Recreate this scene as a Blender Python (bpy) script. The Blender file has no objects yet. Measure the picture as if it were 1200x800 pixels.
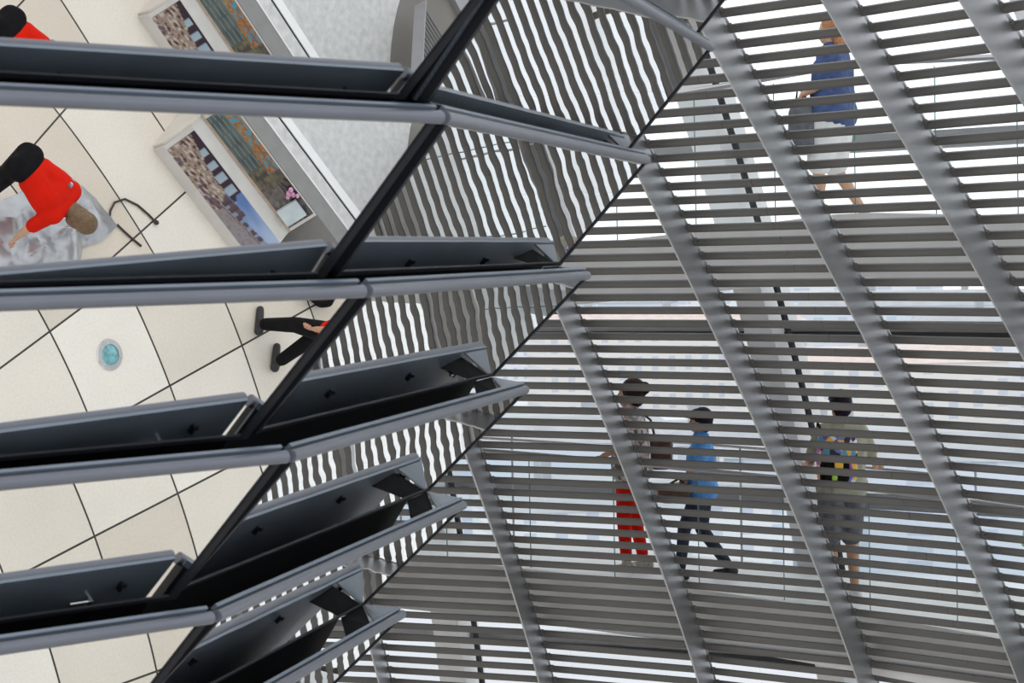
import bpy, bmesh, math, random
from mathutils import Vector, Matrix, noise as mnoise
random.seed(7)
R = math.radians
sc = bpy.context.scene
col = sc.collection
S = 0.73            # metres per survey unit
DC = 17.0           # camera to cone axis, survey units
ZF = -14.6          # dome floor below the camera, survey units

def W(x, y, z):     # survey point (camera origin) -> world metres (origin on the cone axis at floor level)
    return Vector((x*S, (y-DC)*S, (z-ZF)*S))
def pol(r, azd, z): # azimuth 0 faces the camera, grows to the right
    a = R(azd)
    return Vector((r*math.sin(a)*S, -r*math.cos(a)*S, (z-ZF)*S))

# ------------------------------------------------------------------ materials
def new_mat(name):
    m = bpy.data.materials.new(name); m.use_nodes = True
    nt = m.node_tree; nt.nodes.clear()
    out = nt.nodes.new('ShaderNodeOutputMaterial')
    return m, nt, out
def N(nt, t, **kw):
    n = nt.nodes.new(t)
    for k, v in kw.items(): setattr(n, k, v)
    return n
def mat(name, c, rough=0.5, metal=0.0, var=0.12, scale=8.0, spec=0.5, c2=None, bump=0.0, coat=0.0):
    m, nt, out = new_mat(name)
    b = N(nt, 'ShaderNodeBsdfPrincipled')
    b.inputs['Roughness'].default_value = rough
    b.inputs['Metallic'].default_value = metal
    b.inputs['Specular IOR Level'].default_value = spec
    b.inputs['Coat Weight'].default_value = coat
    tc = N(nt, 'ShaderNodeTexCoord')
    nz = N(nt, 'ShaderNodeTexNoise'); nz.inputs['Scale'].default_value = scale; nz.inputs['Detail'].default_value = 4
    nt.links.new(tc.outputs['Object'], nz.inputs['Vector'])
    rp = N(nt, 'ShaderNodeValToRGB')
    rp.color_ramp.elements[0].position = .3; rp.color_ramp.elements[1].position = .7
    a = [max(0, x*(1-var)) for x in c]; bb = [min(1, x*(1+var)) for x in c] if c2 is None else list(c2)
    rp.color_ramp.elements[0].color = (*a, 1); rp.color_ramp.elements[1].color = (*bb, 1)
    nt.links.new(nz.outputs['Fac'], rp.inputs['Fac'])
    nt.links.new(rp.outputs['Color'], b.inputs['Base Color'])
    if bump:
        bp = N(nt, 'ShaderNodeBump'); bp.inputs['Distance'].default_value = bump
        nt.links.new(nz.outputs['Fac'], bp.inputs['Height']); nt.links.new(bp.outputs['Normal'], b.inputs['Normal'])
    nt.links.new(b.outputs['BSDF'], out.inputs['Surface'])
    return m

def mirror_mat(name, amp, sc_):
    m, nt, out = new_mat(name)
    g = N(nt, 'ShaderNodeBsdfPrincipled')
    g.inputs['Base Color'].default_value = (.94, .945, .94, 1); g.inputs['Metallic'].default_value = 1; g.inputs['Roughness'].default_value = 0.0
    tc = N(nt, 'ShaderNodeTexCoord'); mp = N(nt, 'ShaderNodeMapping'); mp.inputs['Scale'].default_value = (1, 1, 1)
    nz = N(nt, 'ShaderNodeTexNoise'); nz.inputs['Scale'].default_value = sc_; nz.inputs['Detail'].default_value = 0.5
    bp = N(nt, 'ShaderNodeBump'); bp.inputs['Strength'].default_value = 1; bp.inputs['Distance'].default_value = amp
    nt.links.new(tc.outputs['Object'], mp.inputs['Vector']); nt.links.new(mp.outputs['Vector'], nz.inputs['Vector'])
    nt.links.new(nz.outputs['Fac'], bp.inputs['Height']); nt.links.new(bp.outputs['Normal'], g.inputs['Normal'])
    nt.links.new(g.outputs['BSDF'], out.inputs['Surface'])
    return m

def glass_mat(name, tint, refl=0.06):
    m, nt, out = new_mat(name)
    t = N(nt, 'ShaderNodeBsdfTransparent'); t.inputs['Color'].default_value = (*tint, 1)
    g = N(nt, 'ShaderNodeBsdfGlossy'); g.inputs['Roughness'].default_value = .02
    lw = N(nt, 'ShaderNodeLayerWeight'); lw.inputs['Blend'].default_value = .12
    mx = N(nt, 'ShaderNodeMixShader')
    ma = N(nt, 'ShaderNodeMath', operation='MULTIPLY'); ma.inputs[1].default_value = .35
    nt.links.new(lw.outputs['Fresnel'], ma.inputs[0]); nt.links.new(ma.outputs[0], mx.inputs['Fac'])
    nt.links.new(t.outputs[0], mx.inputs[1]); nt.links.new(g.outputs[0], mx.inputs[2])
    nt.links.new(mx.outputs[0], out.inputs['Surface'])
    return m

M = {}
M['louvre'] = mat('grey brown louvre paint', (.098, .094, .090), .42, 0.0, .06, 3, .5)
M['rib'] = mat('satin aluminium rib', (.44, .45, .47), .36, .8, .10, 3, .5)
M['bracket'] = mat('dull zinc bracket', (.30, .30, .31), .4, .6)
M['rim'] = mat('blue grey anodised rim tube', (.135, .145, .175), .33, .35, .05, 4)
M['back'] = mat('dark blue grey backing sheet', (.165, .198, .245), .32, .3, .10, 3, .5)
M['frame'] = mat('black edge frame', (.010, .011, .015), .5, 0, .1, 4, .15)
M['pin'] = mat('bright steel pin', (.6, .6, .6), .25, 1, .05)
M['core'] = mat('black cone interior shade', (.006, .006, .007), .8, 0, .1, 3, .1)  # near-black colour carries the shade inside the cone
M['mirrorA'] = mirror_mat('mirror glass', 3.0e-5, 3.2)
M['mirrorB'] = mirror_mat('rippled mirror glass', 4.2e-4, 2.3)
M['ramp'] = mat('pale grey ramp paving', (.74, .74, .74), .5, 0, .06, 5)
M['rampside'] = mat('grey painted ramp edge', (.68, .675, .67), .5, 0, .06, 3)
M['rail'] = mat('brushed steel handrail', (.42, .42, .43), .3, .9, .05)
M['glass'] = glass_mat('clear dome glass', (.985, .99, .992))
M['bglass'] = glass_mat('clear balustrade glass', (.975, .988, .986))
M['gedge'] = mat('green glass edge', (.10, .26, .25), .2, 0, .1)
M['facrib'] = mat('pale grey painted dome rib', (.80, .81, .82), .45, 0, .03, 2)
M['cable'] = mat('black cable duct', (.02, .02, .022), .5)
M['ring'] = mat('grey ring beam', (.30, .30, .31), .45, .2, .06)
M['white'] = mat('white satin laminate', (.62, .60, .57), .4, 0, .05, 6)
M['whitebright'] = mat('white lacquer edge', (.88, .88, .88), .3, 0, .03, 6)
M['grey'] = mat('mid grey laminate', (.235, .232, .225), .45, 0, .06, 8)
M['blackline'] = mat('black joint', (.01, .01, .01), .6)
M['terrazzo'] = mat('pale concrete bench', (.62, .62, .61), .5, 0, .12, 14)
M['granite'] = mat('speckled dark granite', (.12, .12, .125), .5, 0, .8, 60)
M['taupe'] = mat('taupe grey floor coating', (.19, .175, .155), .55, 0, .06, 2)
M['beige'] = mat('beige end board', (.60, .555, .50), .5, 0, .06, 4)
M['wood'] = mat('pale wood edging', (.42, .33, .24), .5, 0, .15, 20)
M['steelring'] = mat('brushed steel trim ring', (.55, .56, .58), .28, .9, .1, 20)
M['lens'] = mat('teal lamp lens', (.16, .42, .45), .15, 0, .35, 30, .6, coat=.5)
M['tarp'] = mat('silver grey sheet', (.40, .41, .43), .25, .55, .2, 5, bump=.004)
M['cord'] = mat('dark brown cord', (.035, .028, .022), .5)
M['red'] = mat('red cotton', (.62, .012, .003), .85, 0, .06, 9, .12)
M['black'] = mat('black cotton', (.006, .0055, .007), .9, 0, .3, 16, .15)
M['navy'] = mat('navy trousers', (.022, .026, .05), .85, 0, .25, 16)
M['blue'] = mat('bright blue cotton', (.05, .26, .72), .8, 0, .15, 10, c2=(.16, .42, .85))
M['denim'] = mat('dark blue denim', (.045, .075, .19), .85, 0, .3, 18)
M['whitecloth'] = mat('white cotton', (.78, .77, .76), .85, 0, .06, 14)
M['greycloth'] = mat('dark grey cotton', (.12, .125, .145), .85, 0, .25, 16)
M['olive'] = mat('olive khaki cotton', (.36, .355, .27), .85, 0, .12, 12)
M['skin'] = mat('skin', (.56, .33, .22), .55, 0, .08, 20)
M['skinb'] = mat('tanned skin', (.50, .27, .165), .55, 0, .08, 20)
M['eye'] = mat('dark eye', (.02, .015, .012), .2)
M['lip'] = mat('lip', (.40, .14, .12), .5)
M['hairbrown'] = mat('dark brown hair', (.024, .013, .010), .65, 0, .4, 30, .2, bump=.003)
M['hairdark'] = mat('dark violet brown hair', (.012, .008, .018), .65, 0, .4, 30, .2, bump=.003)
M['hairginger'] = mat('ginger hair', (.42, .18, .07), .6, 0, .4, 60, bump=.004)
M['hairlight'] = mat('light brown hair', (.15, .09, .045), .6, 0, .3, 25, bump=.004)
M['capcloth'] = mat('slate violet cap cloth', (.04, .036, .075), .85)
M['leather'] = mat('brown leather', (.10, .045, .03), .5, 0, .3, 12)
M['shoe'] = mat('black shoe leather', (.02, .02, .022), .5)
M['shoebeige'] = mat('beige trainer', (.42, .39, .33), .7, 0, .2, 20)
M['shoeblue'] = mat('blue trainer', (.06, .10, .38), .7, 0, .3, 20)
M['shoewhite'] = mat('white trainer', (.7, .7, .72), .7, 0, .1, 20)
M['pinkcloth'] = mat('dark pink cloth', (.45, .10, .16), .8)
M['bark'] = mat('bark', (.06, .045, .03), .9, 0, .3, 10)
M['leaf'] = mat('fresh green leaves', (.16, .26, .07), .8, 0, .4, .6, c2=(.34, .42, .16))
M['roofing'] = mat('grey zinc roof', (.40, .42, .44), .6, 0, .1, .3)
M['tileroof'] = mat('dusty red roof tiles', (.64, .54, .50), .7, 0, .1, .5)

def patches(name, cols, scale, rough=.6, detail=0.0):
    m, nt, out = new_mat(name)
    b = N(nt, 'ShaderNodeBsdfPrincipled'); b.inputs['Roughness'].default_value = rough
    tc = N(nt, 'ShaderNodeTexCoord'); mp = N(nt, 'ShaderNodeMapping'); mp.inputs['Scale'].default_value = scale
    vo = N(nt, 'ShaderNodeTexVoronoi'); vo.inputs['Scale'].default_value = 1
    nz = N(nt, 'ShaderNodeTexWhiteNoise')
    rp = N(nt, 'ShaderNodeValToRGB'); rp.color_ramp.interpolation = 'CONSTANT'
    el = rp.color_ramp.elements
    while len(el) < len(cols): el.new(0.5)
    for i, c in enumerate(cols): el[i].position = i/len(cols); el[i].color = (*c, 1)
    nt.links.new(tc.outputs['Object'], mp.inputs['Vector']); nt.links.new(mp.outputs['Vector'], vo.inputs['Vector'])
    nt.links.new(vo.outputs['Color'], nz.inputs['Vector']); nt.links.new(nz.outputs['Value'], rp.inputs['Fac'])
    nt.links.new(rp.outputs['Color'], b.inputs['Base Color']); nt.links.new(b.outputs[0], out.inputs['Surface'])
    return m
M['scarf'] = patches('patterned grey white cloth', [(.5, .48, .47), (.12, .11, .11), (.65, .63, .62), (.3, .28, .28), (.5, .36, .33)], (26, 26, 26), .85)
M['packcloth'] = patches('multicoloured print cloth', [(.03, .03, .05), (.75, .12, .3), (.15, .2, .6), (.8, .5, .1), (.7, .7, .75), (.35, .08, .4), (.1, .35, .5)], (22, 22, 22), .8)

# stone floor paved in rings
TX, TY = 5.774*S, -4.595*S
def floor_mat():
    m, nt, out = new_mat('beige stone paving')
    L = nt.links.new
    b = N(nt, 'ShaderNodeBsdfPrincipled'); b.inputs['Roughness'].default_value = .45
    ge = N(nt, 'ShaderNodeNewGeometry'); sx = N(nt, 'ShaderNodeSeparateXYZ'); L(ge.outputs['Position'], sx.inputs[0])
    def ma(op, a, bb, c=None):
        n = N(nt, 'ShaderNodeMath', operation=op)
        for i, v in enumerate((a, bb, c)):
            if v is None: continue
            if isinstance(v, (int, float)): n.inputs[i].default_value = v
            else: L(v, n.inputs[i])
        return n.outputs[0]
    x = ma('SUBTRACT', sx.outputs[0], TX); y = ma('SUBTRACT', sx.outputs[1], TY)
    r = ma('SQRT', ma('ADD', ma('MULTIPLY', x, x), ma('MULTIPLY', y, y)), 0)
    az = ma('ARCTAN2', x, ma('MULTIPLY', y, -1.0))
    u = ma('DIVIDE', ma('SUBTRACT', r, 6.0735*S), 1.1816*S)
    v = ma('DIVIDE', ma('SUBTRACT', az, R(69.03)), R(7.984))
    fu = ma('ABSOLUTE', ma('SUBTRACT', ma('FRACT', ma('ADD', u, .5), 0), .5), 0)      # distance to ring joint
    fv = ma('ABSOLUTE', ma('SUBTRACT', ma('FRACT', ma('ADD', v, .5), 0), .5), 0)
    du = ma('MULTIPLY', fu, 1.1816*S); dv = ma('MULTIPLY', ma('MULTIPLY', fv, R(7.984)), r)
    dmin = ma('MINIMUM', du, dv)
    line = ma('LESS_THAN', dmin, .0085)
    cb = N(nt, 'ShaderNodeCombineXYZ'); L(ma('FLOOR', u, 0), cb.inputs[0]); L(ma('FLOOR', v, 0), cb.inputs[1])
    wn = N(nt, 'ShaderNodeTexWhiteNoise'); L(cb.outputs[0], wn.inputs['Vector'])
    rp = N(nt, 'ShaderNodeValToRGB'); rp.color_ramp.elements[0].color = (.66, .59, .49, 1); rp.color_ramp.elements[1].color = (.87, .82, .74, 1)
    L(wn.outputs['Value'], rp.inputs['Fac'])
    nz = N(nt, 'ShaderNodeTexNoise'); nz.inputs['Scale'].default_value = 45; nz.inputs['Detail'].default_value = 6; L(ge.outputs['Position'], nz.inputs['Vector'])
    n2 = N(nt, 'ShaderNodeTexNoise'); n2.inputs['Scale'].default_value = 1.3; n2.inputs['Detail'].default_value = 3; L(ge.outputs['Position'], n2.inputs['Vector'])
    f = ma('ADD', ma('MULTIPLY', nz.outputs['Fac'], .22), ma('MULTIPLY', n2.outputs['Fac'], .20))
    f = ma('ADD', f, .80)
    mixs = N(nt, 'ShaderNodeVectorMath', operation='SCALE'); L(rp.outputs['Color'], mixs.inputs[0]); L(f, mixs.inputs['Scale'])
    mx = N(nt, 'ShaderNodeMix', data_type='RGBA'); L(line, mx.inputs['Factor']); L(mixs.outputs[0], mx.inputs['A']); mx.inputs['B'].default_value = (.035, .03, .024, 1)
    L(mx.outputs['Result'], b.inputs['Base Color']); L(b.outputs[0], out.inputs['Surface'])
    return m
M['floor'] = floor_mat()

def facade_mat(name, wall, glass, sx_, sz_):
    m, nt, out = new_mat(name); L = nt.links.new
    b = N(nt, 'ShaderNodeBsdfPrincipled'); b.inputs['Roughness'].default_value = .7
    tc = N(nt, 'ShaderNodeTexCoord'); mp = N(nt, 'ShaderNodeMapping'); mp.inputs['Scale'].default_value = (1/sx_, 1/sx_, 1/sz_)
    L(tc.outputs['Object'], mp.inputs[0])
    s = N(nt, 'ShaderNodeSeparateXYZ'); L(mp.outputs[0], s.inputs[0])
    def ma(op, a, bb):
        n = N(nt, 'ShaderNodeMath', operation=op)
        for i, v in enumerate((a, bb)):
            if isinstance(v, (int, float)): n.inputs[i].default_value = v
            else: L(v, n.inputs[i])
        return n.outputs[0]
    h = ma('FRACT', ma('ADD', s.outputs[0], s.outputs[1]), 0); v = ma('FRACT', s.outputs[2], 0)
    w = ma('MULTIPLY', ma('MULTIPLY', ma('GREATER_THAN', h, .3), ma('LESS_THAN', h, .7)), ma('MULTIPLY', ma('GREATER_THAN', v, .25), ma('LESS_THAN', v, .75)))
    mx = N(nt, 'ShaderNodeMix', data_type='RGBA'); L(w, mx.inputs['Factor']); mx.inputs['A'].default_value = (*wall, 1); mx.inputs['B'].default_value = (*glass, 1)
    L(mx.outputs['Result'], b.inputs['Base Color']); L(b.outputs[0], out.inputs['Surface'])
    return m
M['fac1'] = facade_mat('cream windowed facade', (.68, .66, .63), (.50, .54, .60), 1.9, 2.1)  # facade colours kept pale and bluish, distance haze put into the paint
M['fac2'] = facade_mat('white windowed facade', (.72, .73, .75), (.52, .57, .65), 1.7, 1.9)
M['fac3'] = facade_mat('blue grey windowed facade', (.60, .65, .72), (.48, .54, .63), 1.5, 1.8)

# ------------------------------------------------------------------ mesh helpers
class MB:
    def __init__(s): s.v = []; s.f = []
    def add(s, vs, fs):
        o = len(s.v); s.v += [Vector(v) for v in vs]; s.f += [tuple(i+o for i in f) for f in fs]
    def hexa(s, a):         # 8 corners: 0-3 bottom loop, 4-7 top loop
        s.add(a, [(0,3,2,1),(4,5,6,7),(0,1,5,4),(1,2,6,5),(2,3,7,6),(3,0,4,7)])
    def box(s, c, u, v, w):  # centre and three half axes
        c, u, v, w = map(Vector, (c, u, v, w))
        s.hexa([c-u-v-w, c+u-v-w, c+u+v-w, c-u+v-w, c-u-v+w, c+u-v+w, c+u+v+w, c-u+v+w])
    def tube(s, pts, r, n=10, cap=True):
        pts = [Vector(p) for p in pts]; rs = r if isinstance(r, (list, tuple)) else [r]*len(pts)
        vs = []; fs = []; prev = None
        for i, p in enumerate(pts):
            t = (pts[min(i+1, len(pts)-1)]-pts[max(i-1, 0)]).normalized()
            a = Vector((0, 0, 1)) if abs(t.z) < .9 else Vector((1, 0, 0))
            x = prev if prev is not None else t.cross(a).normalized()
            x = (x - t*x.dot(t)).normalized(); y = t.cross(x); prev = x
            for k in range(n):
                an = 2*math.pi*k/n; vs.append(p+(x*math.cos(an)+y*math.sin(an))*rs[i])
        for i in range(len(pts)-1):
            for k in range(n): fs.append((i*n+k, i*n+(k+1) % n, (i+1)*n+(k+1) % n, (i+1)*n+k))
        if cap: fs.append(tuple(range(n-1, -1, -1))); fs.append(tuple((len(pts)-1)*n+k for k in range(n)))
        s.add(vs, fs)
    def plate(s, loop, nrm, t):   # polygon extruded along nrm by t (both ways half)
        n = len(loop); nrm = Vector(nrm).normalized()*t/2
        a = [Vector(p)-nrm for p in loop]; b = [Vector(p)+nrm for p in loop]
        s.add(a+b, [tuple(range(n-1, -1, -1)), tuple(range(n, 2*n))]+[(i, (i+1) % n, n+(i+1) % n, n+i) for i in range(n)])
    def sphere(s, c, rad, nu=14, nv=8):
        rx, ry, rz = rad if isinstance(rad, (tuple, list)) else (rad,)*3
        c = Vector(c); vs = [c+Vector((0, 0, -rz))]; fs = []
        for j in range(1, nv):
            ph = -math.pi/2+math.pi*j/nv
            for i in range(nu):
                th = 2*math.pi*i/nu; vs.append(c+Vector((rx*math.cos(ph)*math.cos(th), ry*math.cos(ph)*math.sin(th), rz*math.sin(ph))))
        vs.append(c+Vector((0, 0, rz))); top = len(vs)-1
        for i in range(nu): fs.append((0, 1+(i+1) % nu, 1+i)); fs.append((top, top-nu+i, top-nu+(i+1) % nu))
        for j in range(nv-2):
            for i in range(nu):
                a = 1+j*nu+i; b = 1+j*nu+(i+1) % nu; fs.append((a, b, b+nu, a+nu))
        s.add(vs, fs)
    def build(s, name, m, parent=None, loc=None, smooth=True, fixn=True):
        me = bpy.data.meshes.new(name)
        if parent is not None: off = Vector(parent['_loc'])
        else: off = Vector(loc) if loc is not None else Vector((0, 0, 0))
        me.from_pydata([tuple(v-off) for v in s.v], [], s.f)
        if fixn:
            bm = bmesh.new(); bm.from_mesh(me); bmesh.ops.recalc_face_normals(bm, faces=bm.faces); bm.to_mesh(me); bm.free()
        if smooth:
            for p in me.polygons: p.use_smooth = True
            me.set_sharp_from_angle(angle=R(35))
        me.materials.append(m); me.update()
        o = bpy.data.objects.new(name, me); col.objects.link(o)
        o['_loc'] = tuple(off)
        if parent is not None: o.parent = parent
        else: o.location = off
        return o
def tag(o, label, cat, group=None):
    o['label'] = label; o['category'] = cat
    if group: o['group'] = group
    return o
def thing(name, loc, label, cat, group=None, rz=0.0):
    o = bpy.data.objects.new(name, None); col.objects.link(o); o.empty_display_size = .2
    o.location = loc; o.rotation_euler = (0, 0, rz); o['_loc'] = tuple(loc) if rz == 0 else (0, 0, 0)
    return tag(o, label, cat, group)
def struct(o): o['kind'] = 'structure'; return o

# ------------------------------------------------------------------ camera
f_px = 2909.22
pitch, yaw, roll = R(-2.02169), R(32.35184), R(-1.14908)
def ray(px, py):
    x, y = px-600, py-400
    c, s = math.cos(-roll), math.sin(-roll)
    u = c*x-s*y; v = s*x+c*y
    X = u/f_px; Z2 = -v/f_px
    Y = math.cos(pitch)-Z2*math.sin(pitch); Z = math.sin(pitch)+Z2*math.cos(pitch)
    return Vector((X*math.cos(yaw)+Y*math.sin(yaw), -X*math.sin(yaw)+Y*math.cos(yaw), Z))
fwd = ray(600, 400).normalized(); rgt = (ray(700, 400)-ray(500, 400)).normalized(); up = rgt.cross(fwd)
cam = bpy.data.cameras.new('camera'); co = bpy.data.objects.new('camera', cam); col.objects.link(co)
co.matrix_world = Matrix.Translation(W(0, 0, 0)) @ Matrix((rgt, up, -fwd)).transposed().to_4x4()
cam.sensor_width = 36; cam.lens = f_px/1200*36; cam.clip_end = 3000
cam.dof.use_dof = True; cam.dof.focus_distance = 20.0; cam.dof.aperture_fstop = 9
sc.camera = co

# ------------------------------------------------------------------ light: overcast sky through the dome
w = bpy.data.worlds.new('overcast sky'); sc.world = w; w.use_nodes = True
nt = w.node_tree; nt.nodes.clear()
wo = N(nt, 'ShaderNodeOutputWorld'); bg = N(nt, 'ShaderNodeBackground')
tc = N(nt, 'ShaderNodeTexCoord'); nz = N(nt, 'ShaderNodeTexNoise'); nz.inputs['Scale'].default_value = 3; nz.inputs['Detail'].default_value = 4
rp = N(nt, 'ShaderNodeValToRGB'); rp.color_ramp.elements[0].color = (.90, .95, 1.0, 1); rp.color_ramp.elements[1].color = (1, 1, 1, 1)
nt.links.new(tc.outputs['Generated'], nz.inputs['Vector']); nt.links.new(nz.outputs['Fac'], rp.inputs['Fac'])
nt.links.new(rp.outputs['Color'], bg.inputs['Color']); bg.inputs['Strength'].default_value = 1.45
nt.links.new(bg.outputs[0], wo.inputs['Surface'])
sc.view_settings.view_transform = 'Standard'; sc.view_settings.look = 'None'
sc.view_settings.gamma = 1; sc.view_settings.exposure = 0.0; sc.view_settings.use_curve_mapping = False

# ------------------------------------------------------------------ floor
def disc(name, c, r0, r1, z0, z1, m, a0=0, a1=360, n=96):
    b = MB(); full = abs(a1-a0) >= 360
    k = n if full else n+1; vs = []; fs = []
    for i in range(k):
        a = R(a0+(a1-a0)*i/n)
        for r, z in ((r0, z0), (r1, z0), (r1, z1), (r0, z1)): vs.append(Vector((c[0]+r*math.sin(a), c[1]-r*math.cos(a), z)))
    for i in range(n):
        j = (i+1) % k
        for e in range(4): fs.append((i*4+e, j*4+e, j*4+(e+1) % 4, i*4+(e+1) % 4))
    if not full: fs += [(0, 1, 2, 3), tuple(n*4+e for e in (3, 2, 1, 0))]
    b.add(vs, fs); return b.build(name, m, smooth=False)
struct(disc('floor', (0, 0), 0.02, 24*S, -.4, 0, M['floor']))
struct(disc('ground', (0, 0), 0.5, 1500, -25, -24.5, mat('pale city ground', (.60, .61, .63), .9, 0, .2, .02)))
# ground storey below the dome floor: the parliament's roof terrace
struct(disc('roof', (0, 0), 24*S, 44, -.8, -.3, M['terrazzo']))

# ------------------------------------------------------------------ mirrored cone
PHI = 30.5048; NF = 12; STEP = 360/NF
ROW = {0: (9.98535, 1.20338, 9.49255, .59956), 1: (9.60293, .53962, 9.0869, -.06922), 2: (9.24389, -.14274, 8.68927, -.7197),
       3: (8.87449, -.81687, 8.30418, -1.39398), 4: (8.50234, -1.49807, 7.92121, -2.06338), 5: (8.13793, -2.14201, 7.53824, -2.73331)}
ROW[-1] = (10.36, 1.86, 9.885, 1.262); ROW[6] = (7.77, -2.80, 7.157, -3.40)
DT = {0: 2.95254, 1: -.56305, 2: -1.38068, 3: -2.30793, 4: -3.61326, 5: -3.6}
DAZ = {0: 2.68781, 1: 2.52487, 2: -.41393, 3: -2.77484, 4: -3.48902, 5: -3.5}
def rz(a): return Matrix.Rotation(R(a), 3, 'Z')
def mirror_panel(k, c, label):
    at, zt, ab, zb = ROW[k]
    a = PHI+(c-.5)*STEP; half = math.tan(math.pi/NF)
    Wt, Wb = 2*at*half, 2*ab*half; L = math.hypot(at-ab, zt-zb)
    tl = math.degrees(math.atan2(at-ab, zt-zb))
    daz = DAZ.get(k, 0) if c == 0 else 0; dt = DT.get(k, 0) if c == 0 else 0
    A = R(a+daz); T = R(tl+dt)
    u = Vector((math.cos(A), math.sin(A), 0)); h = Vector((math.sin(A), -math.cos(A), 0))
    d = -h*math.sin(T)-Vector((0, 0, math.cos(T))); n = h*math.cos(T)-Vector((0, 0, math.sin(T)))
    TR = pol(at/math.cos(math.pi/NF), PHI+c*STEP, zt)
    # local coords: x along u measured from TR leftwards negative, y along d, z along n (metres)
    P = lambda x, y, z=0.0: TR+u*(x*S)+d*(y*S)+n*(z*S)
    ins = (Wt-Wb)/2; GAP = .040
    def edge(y): return -GAP-ins*y/L           # right edge x at depth y ; left edge is -Wt - that
    root = thing('mirror_panel', TR, label, 'mirror', 'mirrored panels on the cone')
    g = MB(); m_ = .04
    q = lambda y, off, z: [P(-Wt-edge(y)+off, y, z), P(edge(y)-off, y, z)]
    t0, t1 = q(.02, m_, 0); b0, b1 = q(L-.01, m_, 0)
    g.plate([t0, t1, b1, b0], n, .008*S)
    g.build('mirror_glass', M['mirrorA'] if c == 0 else M['mirrorB'], root, smooth=False)
    b = MB()
    t0, t1 = q(-.031, 0, -.040); b0, b1 = q(L, 0, -.034)
    b.plate([t0, t1, b1, b0], n, .016*S)
    b.build('backing_sheet', M['back'], root, smooth=False)
    for sgn in (0, 1):
        s_ = MB(); e = []; fd = -.055 if (c == 1 and sgn == 0) else -.026
        for y in (.0, L):
            x0 = -Wt-edge(y) if sgn == 0 else edge(y)
            x1 = x0+.042 if sgn == 0 else x0-.042
            e.append((P(x0, y, fd), P(x1, y, fd), P(x1, y, .012), P(x0, y, .012)))
        s_.hexa([e[0][0], e[0][1], e[0][2], e[0][3], e[1][0], e[1][1], e[1][2], e[1][3]])
        s_.build('side_frame', M['frame'], root, smooth=False)
    s_ = MB()
    e0 = q(L-.022, 0, 0); e1 = q(L, 0, 0)
    s_.hexa([P(-Wt-edge(L-.022), L-.022, -.03), P(edge(L-.022), L-.022, -.03), P(edge(L-.022), L-.022, .01), P(-Wt-edge(L-.022), L-.022, .01),
             P(-Wt-edge(L), L, -.03), P(edge(L), L, -.03), P(edge(L), L, .01), P(-Wt-edge(L), L, .01)])
    s_.build('bottom_frame', M['frame'], root, smooth=False)
    r = MB(); r.tube([P(-Wt+.020, 0, -.006), P(-.018, 0, -.006)], .0275*S, 16)
    r.build('rim_tube', M['rim'], root)
    for fx in (.06, .34, .66, .94):
        cpt = P(-Wt*(1-fx), .09, -.058)
        k_ = MB(); k_.box(cpt, u*.007*S, d*.022*S, n*.012*S); k_.box(P(-Wt*(1-fx), .07, -.072), u*.012*S, d*.009*S, n*.006*S)
        k_.build('clip', M['frame'], root, smooth=False)
    for fx in (.10, .90):
        p_ = MB(); x = -Wt*(1-fx)
        p_.tube([P(x-.05, .15, -.065), P(x+.045, .15, -.065)], .0065*S, 8); p_.box(P(x+.05, .15, -.06), u*.008*S, d*.014*S, n*.018*S)
        p_.build('pin', M['pin'], root)
    if c == 1 and k-1 in ROW:
        ab_, zb_ = ROW[k-1][2], ROW[k-1][3]
        br = pol(ab_/math.cos(math.pi/NF), PHI+c*STEP, zb_)-u*.03*S
        g_ = MB(); g_.plate([P(-.035, -.015, -.05), P(-.58, -.015, -.05), br-u*.03*S-Vector((0, 0, .012)), br-Vector((0, 0, .012))], Vector((0, 0, 1)), .008)
        g_.build('gusset_plate', M['back'], root, smooth=False)
        g_ = MB(); g_.plate([P(-.56, .02, -.05), P(-.90, .08, -.05), br-u*.50*S-Vector((0, 0, .012)), br-u*.035*S-Vector((0, 0, .010))], Vector((0, 0, 1)), .006)  # added black plate, shuts off the bright see-through gap at the ledge end
        g_.build('ledge_gap_blocker', M['core'], root, smooth=False)
    return root
L0 = {-1: 'wide mirror panel above the top picture edge, over the topmost visible wide panel',
      0: 'topmost wide mirror panel at the upper left, cropped by the top edge',
      1: 'wide mirror panel reflecting the whole person in red bending over a grey sheet',
      2: 'wide mirror panel in left column reflecting round teal floor lamp and black trouser legs',
      3: 'wide mirror panel reflecting only pale paving, below the one showing the floor lamp',
      4: 'wide mirror panel at the bottom left, lowest of the left column',
      5: 'wide mirror panel of the left column, just under the lower picture edge'}
for k, lb in L0.items():
    mirror_panel(k, 0, lb)
for k, lb in {0: 'the topmost wide panel', 1: 'the panel reflecting the person in red', 2: 'the panel reflecting the floor lamp',
              3: 'the panel reflecting only paving', 4: 'the lowest wide panel'}.items():
    mirror_panel(k, -1, 'mirror panel beyond the left picture edge beside '+lb)
L1 = {-1: 'sliver of mirror panel at the top edge, above the topmost rim tube',
      0: 'rippled mirror panel of the right column hanging from the topmost rim tube',
      1: 'mirror panel of the right column beside the pane reflecting the person in red',
      2: 'mirror panel of the right column beside the pane reflecting the floor lamp',
      3: 'narrow mirror panel of the right column beside the pane reflecting only paving',
      4: 'narrow mirror panel of the right column, third from its bottom, ending against the louvres',
      5: 'narrow mirror panel of the right column, lowest one whose rim tube is fully in view',
      6: 'mirror panel at the foot of the right column, below the lowest rim tube'}
for k, lb in L1.items(): mirror_panel(k, 1, lb)
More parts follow.
